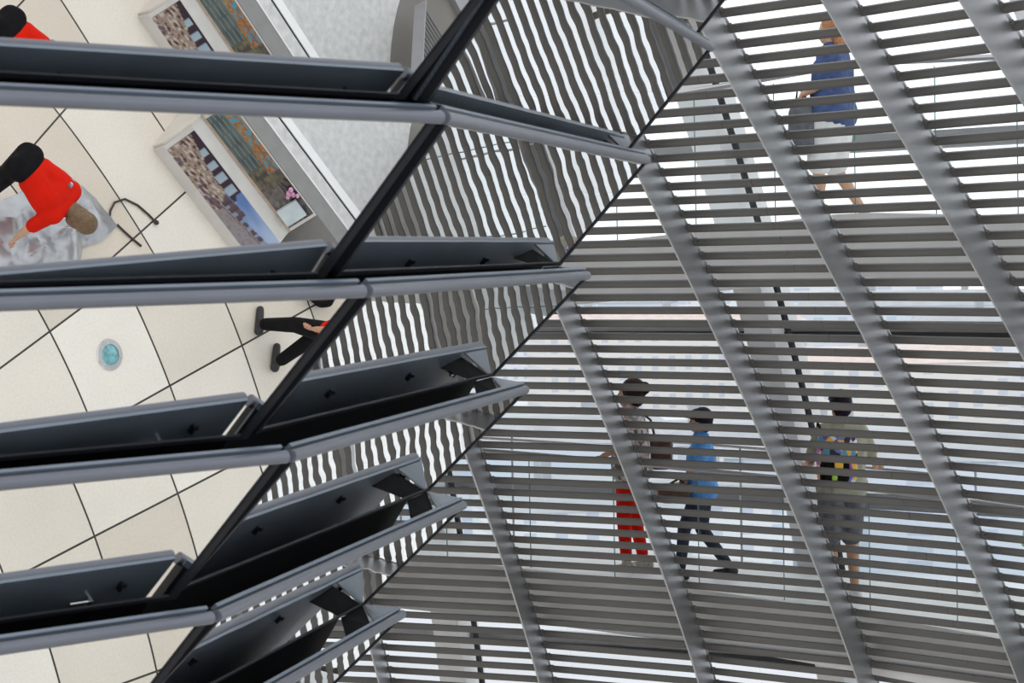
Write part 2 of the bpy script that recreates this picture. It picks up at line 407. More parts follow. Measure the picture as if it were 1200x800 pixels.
# black core behind the panels, its colour standing in for interior darkness
b = MB(); vs = []; fs = []
for z in (2.6, -13.6):
    ap = max(9.087+.5866*(z+.069)-.42, .95)
    for i in range(NF): vs.append(pol(ap/math.cos(math.pi/NF), PHI+i*STEP, z))
for z in (ZF,):
    for i in range(NF): vs.append(pol(1.0/math.cos(math.pi/NF), PHI+i*STEP, z))
for j in range(2):
    for i in range(NF): fs.append((j*NF+i, j*NF+(i+1) % NF, (j+1)*NF+(i+1) % NF, (j+1)*NF+i))
fs += [tuple(range(NF)), tuple(range(2*NF, 3*NF))]
b.add(vs, fs); o = b.build('cone_dark_fill', M['core'], smooth=False); struct(o)

# added black board, blocks light leaking through behind the right-hand column
b = MB(); a_ = R(PHI+STEP/2); hh_ = Vector((math.sin(a_), -math.cos(a_), 0)); uu_ = Vector((math.cos(a_), math.sin(a_), 0)); q_ = []
for ins_ in (.10, .40):
    for z, sg in ((2.0, -1), (2.0, 1), (-7.0, 1), (-7.0, -1)):
        ap = 9.087+.5866*(z+.069)-ins_; hw = (ap-.02)*math.tan(math.pi/NF)+.03
        q_.append(Vector((hh_.x*ap*S+uu_.x*hw*sg*S, hh_.y*ap*S+uu_.y*hw*sg*S, (z-ZF)*S)))
b.hexa(q_); struct(b.build('cone_dark_fill', M['core'], smooth=False))

# ------------------------------------------------------------------ sun shade: curved ribs and bays of louvres
TH0, DTH, FW = 82.5947, 7.0638, .31666
def prof(z):
    t = z/5
    return 15.57037-3.57422*t-.29368*t*t+.16585*t**3
def merid(z0, z1, step):        # z values at equal arc length
    zs = [z0]; z = z0
    while True:
        dr = (prof(z-.01)-prof(z+.01))/.02
        z -= step/math.hypot(1, dr)
        if z < z1: break
        zs.append(z)
    return zs
def tangent(z):                 # (dr,dz) downwards unit, and outward normal
    dr = (prof(z-.01)-prof(z+.01))/.02; l = math.hypot(1, dr)
    return (dr/l, -1/l), (1/l, dr/l)
def azp(a, r, z): return pol(r, a, z)
RIB_LABEL = {-1: 'curved metal rib beyond the right picture edge, next to the shortest rib', 0: 'short curved metal rib cutting off the upper right corner',
  1: 'curved metal rib crossing the walker in denim, second from the upper right corner',
  2: 'longest curved metal rib, from the topmost rim tube to lower right corner',
  3: 'long curved metal rib starting under the second rim tube, passing right of the blue shirt',
  4: 'curved metal rib passing in front of the woman in red trousers', 5: 'curved metal rib left of the woman in red trousers, in the lower middle',
  6: 'barely visible curved metal rib beside the lowest rim tube', 7: 'curved metal rib hidden behind the lower mirror panels'}
def rib(j, z0, z1, label):
    a = TH0+j*DTH
    zs = merid(z0, z1, .25); th = .022*S
    e = Vector((math.cos(R(a)), math.sin(R(a)), 0))*th/2
    base = pol(prof(zs[-1]), a, zs[-1])
    root = thing('curved_rib', base, label, 'rib', 'curved ribs of the sunshade')
    b = MB(); vs = []; fs = []
    for z in zs:
        (_, _), (nr, nz_) = tangent(z)
        p = pol(prof(z), a, z); q = pol(prof(z)+FW*nr, a, z+FW*nz_)
        vs += [p-e, p+e, q+e, q-e]
    for i in range(len(zs)-1):
        for k in range(4): fs.append((i*4+k, i*4+(k+1) % 4, (i+1)*4+(k+1) % 4, (i+1)*4+k))
    fs += [(0, 1, 2, 3), tuple(len(vs)-4+k for k in (3, 2, 1, 0))]
    b.add(vs, fs); b.build('web_plate', M['rib'], root)
    f = MB(); pts = [pol(prof(z)+FW*tangent(z)[1][0], a, z+FW*tangent(z)[1][1]) for z in zs]
    f.tube(pts, .022*S, 6); f.build('outer_flange', M['rib'], root)
    return root
SP = .176
def louvre_bay(j, z0, z1, label, group='louvre bays of the sunshade'):
    aR, aL = TH0+j*DTH, TH0+(j+1)*DTH
    zs = merid(z0, z1, SP); NS = 10
    zb = zs[-1]; base = pol(prof(zb)+FW, (aL+aR)/2, zb)
    root = thing('louvre_bay', base, label, 'louvres', group)
    for z in zs:
        (tr, tz), (nr, nz_) = tangent(z)
        rr, zz = prof(z)+FW*.97*nr, z+FW*.97*nz_
        pL, pR = pol(rr, aL-.06, zz), pol(rr, aR+.06, zz)
        am = R((aL+aR)/2); hv = Vector((math.sin(am), -math.cos(am), 0))
        tv = (hv*tr+Vector((0, 0, tz))).normalized(); nv = (hv*nr+Vector((0, 0, nz_))).normalized()
        b = MB(); vs = []; fs = []
        fr = [0, .375, .3775, .3785, .381, 1] if j == 2 else [0, 1]
        sc_ = [1, 1, .86, .86, 1, 1] if j == 2 else [1, 1]
        for f_, s_ in zip(fr, sc_):
            c = pR.lerp(pL, f_)
            for k in range(NS):
                an = 2*math.pi*k/NS+math.pi/NS
                vs.append(c+tv*(math.cos(an)*.048*S*s_)+nv*(math.sin(an)*.030*S*s_))
        for i in range(len(fr)-1):
            for k in range(NS): fs.append((i*NS+k, i*NS+(k+1) % NS, (i+1)*NS+(k+1) % NS, (i+1)*NS+k))
        fs += [tuple(range(NS)), tuple((len(fr)-1)*NS+k for k in range(NS))]
        b.add(vs, fs)
        ax_ = (pR-pL).normalized(); b.box(pL+ax_*.045*S-tv*.050*S-nv*.022*S, ax_*.020*S, tv*.020*S, nv*.012*S)
        b.build('slat', M['louvre'], root)
    return root
BAY_LABEL = {-1: 'bay of louvre slats in the extreme upper right corner, right of shortest rib',
  0: 'bay of louvre slats at the upper right, between the shortest rib and its neighbour',
  1: 'bay of louvre slats down the right side, right of the longest rib',
  2: 'bay of louvre slats with a line of small joints, left of the longest rib',
  3: 'bay of grey louvre slats in front of the person in blue shirt',
  4: 'bay of louvre slats left of the rib crossing the woman in red trousers',
  5: 'bay of grey louvre slats at the lower centre, beside the two lowest rim tubes',
  6: 'bay of grey louvre slats touching the lowest rim tube at the bottom edge'}
ZT, ZB = 3.3, -9.6
ZMIN = {-1: .6, 0: -1.6, 1: -6.2}
for j in range(-1, 8): rib(j, ZT, ZMIN.get(j, ZB), RIB_LABEL[j])
for j in range(-1, 7): louvre_bay(j, ZT, ZMIN.get(j, ZB), BAY_LABEL[j])
# low end of the louvres above the taupe floor (seen in the top left mirror)
so = Vector((.929, -.369, 0)); st = Vector((.369, .929, 0)); sd = (so*1.76-Vector((0, 0, 1))).normalized(); sn = (so+Vector((0, 0, 1.76))).normalized()
p0 = Vector((21.16*S, (10.64-DC)*S, 1.2*S))
lw_ = thing('low_louvre_screen', p0+sd*1.2*S, 'low sloping louvre screen above the taupe floor, mirrored at the top', 'louvres')
b = MB(); b.box(p0+sd*1.0*S+sn*.08*S, sd*1.0*S, st*.012*S, sn*.085*S); b.build('end_plate', M['ring'], lw_, smooth=False)
b = MB(); b.box(p0+sd*.02*S+st*1.2*S, sd*.03*S, st*1.2*S, sn*.10*S); b.build('top_plate', M['rib'], lw_, smooth=False)
for i in range(12):
    b = MB(); c_ = p0+sd*(.15+i*.160)*S+sn*.10*S; vs = []; fs = []
    for e in (0, 1):
        for k in range(10):
            an = 2*math.pi*k/10; vs.append(c_+st*(.02+e*2.3)*S+sd*math.cos(an)*.048*S+sn*math.sin(an)*.03*S)
    fs = [(k, (k+1) % 10, 10+(k+1) % 10, 10+k) for k in range(10)]+[tuple(range(10)), tuple(range(10, 20))]
    b.add(vs, fs); b.build('slat', M['louvre'], lw_)

# ------------------------------------------------------------------ ramps, balustrades, dome glazing
def strip(name, az0, az1, rin, rout, zt, zb, m, step=1.5):
    b = MB(); vs = []; fs = []; n = int(round((az1-az0)/step))
    for i in range(n+1):
        a = az0+(az1-az0)*i/n
        ri = rin(a) if callable(rin) else rin; ro = rout(a) if callable(rout) else rout
        vs += [pol(ri, a, zt(a)), pol(ro, a, zt(a)), pol(ro, a, zb(a)), pol(ri, a, zb(a))]
    for i in range(n):
        for k in range(4): fs.append((i*4+k, i*4+(k+1) % 4, (i+1)*4+(k+1) % 4, (i+1)*4+k))
    fs += [(0, 1, 2, 3), tuple(n*4+k for k in (3, 2, 1, 0))]
    b.add(vs, fs); return b.build(name, m)
zlow = lambda a: -4.03+.0166*(a-115.4)
zup = lambda a: .31-.0222*(a-100) if a > 100 else .31+.012*(a-100)
RAMPS = [('ramp', zlow, 18.95, 21.6, 72, 140), ('ramp', zup, 17.15, 19.9, 72, 140)]
for nm, zf, ri, ro, a0, a1 in RAMPS:
    struct(strip('floor_ramp', a0, a1, ri, ro, zf, lambda a: zf(a)-.10, M['ramp']))
    struct(strip('trim_ramp_edge', a0, a1, ri-.05, ri+.22, lambda a: zf(a)+.05, lambda a: zf(a)-.62, M['rampside']))
    struct(strip('ceiling_ramp_underside', a0, a1, ri+.22, ro, lambda a: zf(a)-.10, lambda a: zf(a)-.50, M['rampside']))
def balustrade(zf, r, h, a0, a1, label, step=3.6, r_top=None):
    root = thing('glass_balustrade', pol(r, (a0+a1)/2, zf((a0+a1)/2)), label, 'railing', 'ramp railings')
    n = int((a1-a0)/step); rt = r if r_top is None else r_top
    for i in range(n):
        x0, x1 = a0+i*step+.03, a0+(i+1)*step-.03
        b = MB(); e = .02
        b.hexa([pol(r, x0, zf(x0)+.02), pol(r, x1, zf(x1)+.02), pol(r+e, x1, zf(x1)+.02), pol(r+e, x0, zf(x0)+.02),
                pol(rt, x0, zf(x0)+h-.06), pol(rt, x1, zf(x1)+h-.06), pol(rt+e, x1, zf(x1)+h-.06), pol(rt+e, x0, zf(x0)+h-.06)])
        b.build('glass_pane', M['bglass'], root, smooth=False)
        b = MB(); b.tube([pol(r+.01, x0, zf(x0)+.02), pol(rt+.01, x0, zf(x0)+h-.06)], .008*S, 4)
        b.build('pane_edge', M['gedge'], root)
    b = MB(); b.tube([pol(rt-.03, a0+(a1-a0)*i/40, zf(a0+(a1-a0)*i/40)+h) for i in range(41)], .032*S, 10)
    b.build('handrail', M['rail'], root)
    return root
balustrade(zlow, 19.0, 1.48, 86, 133, 'glass balustrade with steel handrail on the lower ramp before its three walkers')
balustrade(zup, 17.2, 1.60, 82, 130, 'glass balustrade with steel handrail on the upper ramp before the ginger haired walker')
def outer_rail(zf, r, label, a0=84, a1=134, hs=(1.5, 1.38)):
    root = thing('outer_handrail', pol(r, (a0+a1)/2, zf((a0+a1)/2)), label, 'railing', 'ramp railings')
    for h in hs:
        b = MB(); b.tube([pol(r, a0+(a1-a0)*i/40, zf(a0+(a1-a0)*i/40)+h) for i in range(41)], .022*S, 8); b.build('rail', M['rail'], root)
    for i in range(11):
        a = a0+(a1-a0)*(i+.5)/11
        b = MB(); b.tube([pol(r, a, zf(a)), pol(r, a, zf(a)+hs[0])], .016*S, 6); b.build('post', M['rail'], root)
outer_rail(zlow, 21.45, 'thin steel double handrail along the glass side of the lower ramp')

def rgl(z):     # dome glass
    return 20.6-.50*z-.02*z*z if z > -6 else 20.6+3.0-.72+(-6-z)*.26
zs = [4.4, 1.2, -1.0, -3.2, -5.4, -7.6, -9.8, -12, -14.6]
for i, a in enumerate((66, 81, 96, 111, 126, 141)):
    b = MB(); vs = []; fs = []; n = 24
    e = Vector((math.cos(R(a)), math.sin(R(a)), 0))*.20*S
    for k in range(n+1):
        z = 4.4+(-14.6-4.4)*k/n; p = pol(rgl(z)-.05, a, z); q = pol(rgl(z)-.75, a, z)
        vs += [q-e, q+e, p+e, p-e]
    for k in range(n):
        for m_ in range(4): fs.append((k*4+m_, k*4+(m_+1) % 4, (k+1)*4+(m_+1) % 4, (k+1)*4+m_))
    fs += [(0, 1, 2, 3), tuple(n*4+m_ for m_ in (3, 2, 1, 0))]
    b.add(vs, fs); struct(b.build('column_dome_rib', M['facrib']))
    b = MB(); b.tube([pol(rgl(4.4-19*k/30)-.62, a-1.0, 4.4-19*k/30) for k in range(31)], .045*S, 6)
    struct(b.build('trim_cable_duct', M['cable']))
for i, z in enumerate(zs):
    r = rgl(z)-.28
    struct(strip('beam_ring', 60, 147, r-.12, r+.12, lambda a: z+.10, lambda a: z-.10, M['ring'], 3))
    if z in (-1.0, -5.4): struct(strip('trim_ring_gasket', 60, 147, r-.16, r-.12, lambda a: z-.03, lambda a: z-.10, M['cable'], 3))
wn_ = 0
for i in range(5):
    a0, a1 = 66+15*i+.2, 81+15*i-.2
    b = MB()
    for z0, z1 in zip(zs[:-1], zs[1:]):
        for s_ in range(4):
            x0, x1 = a0+(a1-a0)*s_/4+.05, a0+(a1-a0)*(s_+1)/4-.05
            b.hexa([pol(rgl(z1), x0, z1+.03), pol(rgl(z1), x1, z1+.03), pol(rgl(z1)+.03, x1, z1+.03), pol(rgl(z1)+.03, x0, z1+.03),
                    pol(rgl(z0), x0, z0-.03), pol(rgl(z0), x1, z0-.03), pol(rgl(z0)+.03, x1, z0-.03), pol(rgl(z0)+.03, x0, z0-.03)])
    wn_ += 1; struct(b.build('window_%d' % wn_, M['glass'], smooth=False))

# ------------------------------------------------------------------ things on the dome floor (seen in the mirrors)
def FP(x, y, h=0.0): return Vector((x*S, (y-DC)*S, h))
# round floor lamp
root = thing('floor_lamp', FP(14.672, 10.987), 'round lamp set in the paving with teal lens and steel ring', 'lamp')
c = root.location
b = MB()
for (r0, r1, z0, z1) in ((.085, .128, .004, .012),):
    vs = []; fs = []
    for i in range(40):
        a = 2*math.pi*i/40
        for r, z in ((r0, 0.001), (r1, 0.001), (r1-.006, z1), (r0, z1)): vs.append(c+Vector((r*math.cos(a), r*math.sin(a), z)))
    for i in range(40):
        for e in range(4): fs.append((i*4+e, ((i+1) % 40)*4+e, ((i+1) % 40)*4+(e+1) % 4, i*4+(e+1) % 4))
    b.add(vs, fs)
b.build('trim_ring', M['steelring'], root)
b = MB(); b.sphere(c+Vector((0, 0, .002)), (.088, .088, .010), 32, 8); b.build('lens', M['lens'], root)
for k in range(3):
    a = k*2.1+.4; b = MB(); b.sphere(c+Vector((.107*math.cos(a), .107*math.sin(a), .012)), (.008, .008, .004), 8, 4); b.build('screw', M['pin'], root)

# display console: t runs along it, o outwards
tdir = Vector((.369, .929, 0)); odir = Vector((.929, -.369, 0))
C0 = FP(18.127, 8.891)
def CP(t, o, h): return C0+tdir*t+odir*o+Vector((0, 0, h))
def prism(mb, prof_, t0, t1):
    n = len(prof_); mb.add([CP(t0, o, h) for o, h in prof_]+[CP(t1, o, h) for o, h in prof_],
        [tuple(range(n)), tuple(range(2*n-1, n-1, -1))]+[(i, n+i, n+(i+1) % n, (i+1) % n) for i in range(n)])
LEN = 1.34
A = [(0, 0), (0, .13), (.21, .35), (.345, .36), (.505, .61), (.512, .61), (.512, 0)]
con = thing('display_console', C0, 'white sloping display console with two picture strips standing on the stone floor', 'display')
b = MB(); prism(b, A, 0, LEN); b.build('body', M['white'], con, smooth=False)
b = MB(); prism(b, [(.02, 0), (.02, .14), (.21, .37), (.345, .38), (.50, .62), (.512, .62), (.512, 0)], -.025, -.002); b.build('end_board', M['beige'], con, smooth=False)
def onslope(p, q, s0, s1, off):   # strip on the slope from profile point p to q
    dx, dh = q[0]-p[0], q[1]-p[1]; l = math.hypot(dx, dh); nx, nh = -dh/l, dx/l
    a = (p[0]+dx*s0+nx*off, p[1]+dh*s0+nh*off); c_ = (p[0]+dx*s1+nx*off, p[1]+dh*s1+nh*off)
    return [a, c_, (c_[0]-nx*(off+.004), c_[1]-nh*(off+.004)), (a[0]-nx*(off+.004), a[1]-nh*(off+.004))]
def hsh(*a):
    v = math.sin(sum(x*k for x, k in zip(a, (12.9898, 78.233, 37.719))))*43758.5453
    return v-math.floor(v)
def lerp3(a, b_, t): t = max(0, min(1, t)); return tuple(x+(y-x)*t for x, y in zip(a, b_))
def street(s_, v):
    """generic printed street scene: crowd and shop fronts above, road and blue sky below"""
    n = mnoise.noise(Vector((s_*9, v*5, 1.5))); n2 = mnoise.noise(Vector((s_*26, v*14, 4)))
    if s_ < .56+.10*n:
        if v > .78-.5*s_+.3*abs(.25-s_) and v > .45:
            k = int(s_*9); f = s_*9-k
            if .2 < f < .72 and v < .93 and s_ > .1: return lerp3((.26, .36, .44), (.40, .48, .52), f)
            return (.035, .018, .03)
        if n2 > .22: return (.50, .44, .38)
        if n2 < -.28: return (.08, .03, .03)
        if n > .25: return (.14, .10, .12)
        return lerp3((.34, .26, .20), (.25, .19, .16), .5+n2)
    ed = .30+.55*(s_-.5)
    if v > ed+.28 or (s_ > .7 and v > ed+.12):
        return lerp3((.10, .19, .42), (.42, .52, .68), (s_-.6)*1.9+n*.2)
    if v > ed:
        f = (s_*14) % 1
        return (.20, .28, .40) if f < .4 and v < ed+.12 else lerp3((.13, .09, .09), (.06, .035, .045), f)
    if abs(v-ed+.05) < .02 or abs(n2) < .03: return (.16, .13, .14)
    return lerp3((.30, .26, .25), (.24, .22, .24), s_)
def interior(s_, v):
    """generic printed interior: dim hall with a bright patterned wall along one edge"""
    n = mnoise.noise(Vector((s_*8, v*4, 7))); n2 = mnoise.noise(Vector((s_*22, v*9, 2)))
    if s_ > .66+.05*n:
        if v > .62 and n2 > -.1: return (.015, .012, .014)
        return lerp3((.07, .05, .045), (.16, .15, .14), .5+n2)
    if v > .60-.25*max(0, .25-s_)+.10*n and s_ < .58:
        if n2 > .18: return (.05, .26, .36)
        if n2 > -.05: return (.36, .15, .04)
        if n2 > -.25: return (.22, .10, .04)
        return (.05, .17, .22) if v > .8 else (.26, .22, .09)
    if s_ > .5: return lerp3((.16, .14, .08), (.05, .05, .045), .5+n2*1.3)
    if abs((v*6-s_*1.5) % 1-.5) < .08: return (.20, .25, .25)
    return lerp3((.045, .07, .068), (.11, .135, .125), .5+n*.9)
pm, nt, out = new_mat('printed picture')
b_ = N(nt, 'ShaderNodeBsdfPrincipled'); b_.inputs['Roughness'].default_value = .3
at_ = N(nt, 'ShaderNodeAttribute'); at_.attribute_name = 'print'
nt.links.new(at_.outputs['Color'], b_.inputs['Base Color']); nt.links.new(b_.outputs[0], out.inputs['Surface'])
def picture(name, p, q, v0, v1, t0, t1, fn, label, nu=90, nv=36):
    b = MB(); vs = []; cols = []; fs = []
    dx, dh = q[0]-p[0], q[1]-p[1]; l = math.hypot(dx, dh); nx, nh = -dh/l, dx/l
    for i in range(nu+1):
        for j in range(nv+1):
            v = v0+(v1-v0)*j/nv
            vs.append(CP(t0+(t1-t0)*i/nu, p[0]+dx*v+nx*.004, p[1]+dh*v+nh*.004)); cols.append(fn(i/nu, j/nv))
    for i in range(nu):
        for j in range(nv): a = i*(nv+1)+j; fs.append((a, a+nv+1, a+nv+2, a+1))
    k = len(vs); rim = [(0, 0), (nu, 0), (nu, nv), (0, nv)]
    for i, j in rim: vs.append(vs[i*(nv+1)+j]-Vector((odir.x*nx, odir.y*nx, nh))*.006); cols.append((.2, .2, .2))
    ids = [i*(nv+1)+j for i, j in rim]
    for e in range(4): fs.append((ids[e], ids[(e+1) % 4], k+(e+1) % 4, k+e))
    fs.append((k, k+1, k+2, k+3)); b.add(vs, fs)
    o = b.build(name, pm, con, smooth=False)
    ca = o.data.color_attributes.new('print', 'FLOAT_COLOR', 'POINT')
    for i, c_ in enumerate(cols): ca.data[i].color = (*c_, 1)
    o['label'] = label; return o
picture('lower_picture', A[1], A[2], .03, .98, .045, LEN-.02, street, 'lower printed picture of a street')
picture('upper_picture', A[3], A[4], .10, .97, .05, LEN-.03, interior, 'upper dark printed picture')
b = MB(); prism(b, onslope(A[3], A[4], .02, .10, .006), .0, LEN); b.build('wood_edging', M['wood'], con, smooth=False)
b = MB()
for t, o_, h_, r_ in [(1.02, .455, .56, .03), (1.05, .47, .58, .026), (1.0, .475, .59, .026), (1.08, .485, .60, .022), (1.04, .44, .54, .022)]: b.sphere(CP(t, o_-.02, h_+.01), (r_, r_, r_*.6), 9, 5)
tag(b.build('pink_flower', mat('pink petals', (.62, .30, .46), .7, 0, .3, 30), loc=CP(1.04, .46, .56)), 'pink flower head lying on the lower end of the display console', 'flower')
b = MB(); p0 = CP(1.19, .405, .485); b.box(p0, tdir*.085, (odir*.055+Vector((0, 0, .083))), Vector((-.77, .31, .55))*.03)
tag(b.build('leaflet_box', mat('pale blue card', (.52, .60, .63), .4), loc=p0), 'white box of leaflets leaning on the lower end of display console', 'box')
# grey wall board behind, longer than the console
gw = thing('partition_board', CP(.6, .6, 0), 'long grey partition board behind the display console', 'partition')
b = MB(); prism(b, [(.515, 0), (.515, .615), (.70, .615), (.70, 0)], -.03, 2.6); b.build('board', M['grey'], gw, smooth=False)
b = MB(); prism(b, [(.702, 0), (.702, .622), (.714, .622), (.714, 0)], -.03, 2.6); b.build('white_edge_strip', M['whitebright'], gw, smooth=False)
# bench behind it
bn = thing('stone_bench', CP(.6, 1.2, 0), 'low pale stone bench with bright white front edge behind the grey partition', 'bench')
b = MB(); prism(b, [(.74, 0), (.74, .30), (1.15, .30), (1.15, 0)], -.5, 2.9); b.build('seat_slab', M['terrazzo'], bn, smooth=False)
b = MB(); prism(b, [(1.152, 0), (1.152, .302), (1.166, .302), (1.166, 0)], -.5, 2.9); b.build('black_joint', M['blackline'], bn, smooth=False)  # thin black strip between seat slab and white edge
b = MB(); prism(b, [(1.168, 0), (1.168, .31), (1.26, .31), (1.26, 0)], -.5, 2.9); b.build('white_edge', M['whitebright'], bn, smooth=False)
# pale concrete floor field outside the bench, taupe disc, granite strip
b = MB(); b.hexa([CP(-1.5, 1.28, .0), CP(4, 1.28, .0), CP(4, 4.2, .0), CP(-1.5, 4.2, .0), CP(-1.5, 1.28, .006), CP(4, 1.28, .006), CP(4, 4.2, .006), CP(-1.5, 4.2, .006)])
struct(b.build('floor_concrete', M['terrazzo'], smooth=False))
b = MB(); b.hexa([CP(LEN+.02, .1, .0), CP(2.4, .1, .0), CP(2.4, .70, .0), CP(LEN+.02, .70, .0), CP(LEN+.02, .1, .005), CP(2.4, .1, .005), CP(2.4, .70, .005), CP(LEN+.02, .70, .005)])
struct(b.build('floor_granite', M['granite'], smooth=False))
cc = FP(24.6, 11.9)
struct(disc('floor_taupe', (cc.x, cc.y), .02, 2.75*S, .0, .012, M['taupe'], n=64))

# silver grey sheet
pts = [(15.2, 8.75), (15.9, 8.75), (16.35, 8.72), (16.73, 8.80), (16.97, 9.14), (17.13, 9.53), (16.8, 9.62), (16.50, 9.60), (16.2, 9.9), (15.6, 9.9), (15.0, 9.5)]
cx = sum(p[0] for p in pts)/len(pts); cy = sum(p[1] for p in pts)/len(pts)
b = MB(); vs = []; fs = []; nr, na = 14, 66
def outl(u):
    i = int(u*len(pts)) % len(pts); t = u*len(pts)-int(u*len(pts)); p, q = pts[i], pts[(i+1) % len(pts)]
    return p[0]+(q[0]-p[0])*t, p[1]+(q[1]-p[1])*t
for s_ in (1, 0):
    for i in range(nr+1):
        k = i/nr
        for a in range(na):
            ox, oy = outl(a/na); x, y = cx+(ox-cx)*k, cy+(oy-cy)*k
            hh = (.10*(1-k**2.2)+.018)*(1+1.1*mnoise.noise(Vector((x*3.1, y*3.1, .3))))+.03*mnoise.noise(Vector((x*9, y*7, 2)))*(1-k*.6)
            vs.append(FP(x, y, max(.006, hh)+.004 if s_ else .001))
o_ = (nr+1)*na
for i in range(nr):
    for a in range(na):
        q = (i*na+a, i*na+(a+1) % na, (i+1)*na+(a+1) % na, (i+1)*na+a); fs.append(q); fs.append(tuple(o_+v for v in reversed(q)))
for a in range(na): fs.append((nr*na+a, nr*na+(a+1) % na, o_+nr*na+(a+1) % na, o_+nr*na+a))
b.add(vs, fs); tag(b.build('plastic_sheet', M['tarp'], loc=FP(cx, cy)), 'crumpled silver grey sheet spread on the floor under the person in red', 'sheet')
# cord with plug
lp = [(17.05, 9.44), (17.118, 9.343), (17.23, 9.273), (17.40, 9.285), (17.55, 9.41), (17.66, 9.57), (17.693, 9.638)]
cd = thing('power_cord', FP(17.4, 9.3), 'dark brown looped cord with a plug lying on the paving beside the sheet', 'cord')
b = MB(); b.tube([FP(x, y, .012) for x, y in lp], .0095, 8); b.build('cable', M['cord'], cd)
b = MB(); b.tube([FP(17.137, 9.519, .012), FP(17.19, 9.61, .012), FP(17.26, 9.72, .012), FP(17.36, 9.86, .012)], .0095, 8); b.build('cable', M['cord'], cd)
b = MB(); p = FP(17.70, 9.66, .02); b.tube([p, p+Vector((.012, .02, 0)), p+Vector((.02, .035, 0))], [.016, .022, .014], 10); b.build('plug', M['cord'], cd)

# ------------------------------------------------------------------ people
def caps(mb, p0, r0, p1, r1, n=12):
    p0, p1 = Vector(p0), Vector(p1); d = (p1-p0); l = d.length
    t = d.normalized() if l > 1e-6 else Vector((0, 0, 1))
    pts = []; rs = []
    for k in range(4): a = -math.pi/2+math.pi/2*(k+.25)/4.25; pts.append(p0+t*r0*math.sin(a)); rs.append(r0*math.cos(a))
    pts.append(p0); rs.append(r0); pts.append(p1); rs.append(r1)
    for k in range(4): a = math.pi/2*(k+1)/4.25; pts.append(p1+t*r1*math.sin(a)); rs.append(r1*math.cos(a))
    mb.tube(pts, rs, n)
def solid(name, mb, m, parent, vox=.011, it=4, extra=None, mats=()):
    me = bpy.data.meshes.new('tmp'); me.from_pydata([tuple(v) for v in mb.v], [], mb.f)
    bm = bmesh.new(); bm.from_mesh(me); bmesh.ops.recalc_face_normals(bm, faces=bm.faces); bm.to_mesh(me); bm.free()
    o = bpy.data.objects.new('tmp', me); col.objects.link(o)
    md = o.modifiers.new('r', 'REMESH'); md.mode = 'VOXEL'; md.voxel_size = vox
    sm = o.modifiers.new('s', 'SMOOTH'); sm.iterations = it; sm.factor = .5
    dg = bpy.context.evaluated_depsgraph_get(); dg.update()
    nm = bpy.data.meshes.new_from_object(o.evaluated_get(dg)); bpy.data.objects.remove(o)
    nm.materials.clear(); nm.materials.append(m)
    for x in mats: nm.materials.append(x)
    bm = bmesh.new(); bm.from_mesh(nm)
    if extra:
        for emb, mi in extra:
            vv = [bm.verts.new(v) for v in emb.v]
            for f in emb.f:
                try: fc = bm.faces.new([vv[i] for i in f]); fc.material_index = mi
                except ValueError: pass
    for f in bm.faces: f.smooth = True
    bm.to_mesh(nm); bm.free(); nm.name = name
    ob = bpy.data.objects.new(name, nm); col.objects.link(ob); ob.parent = parent
    return ob
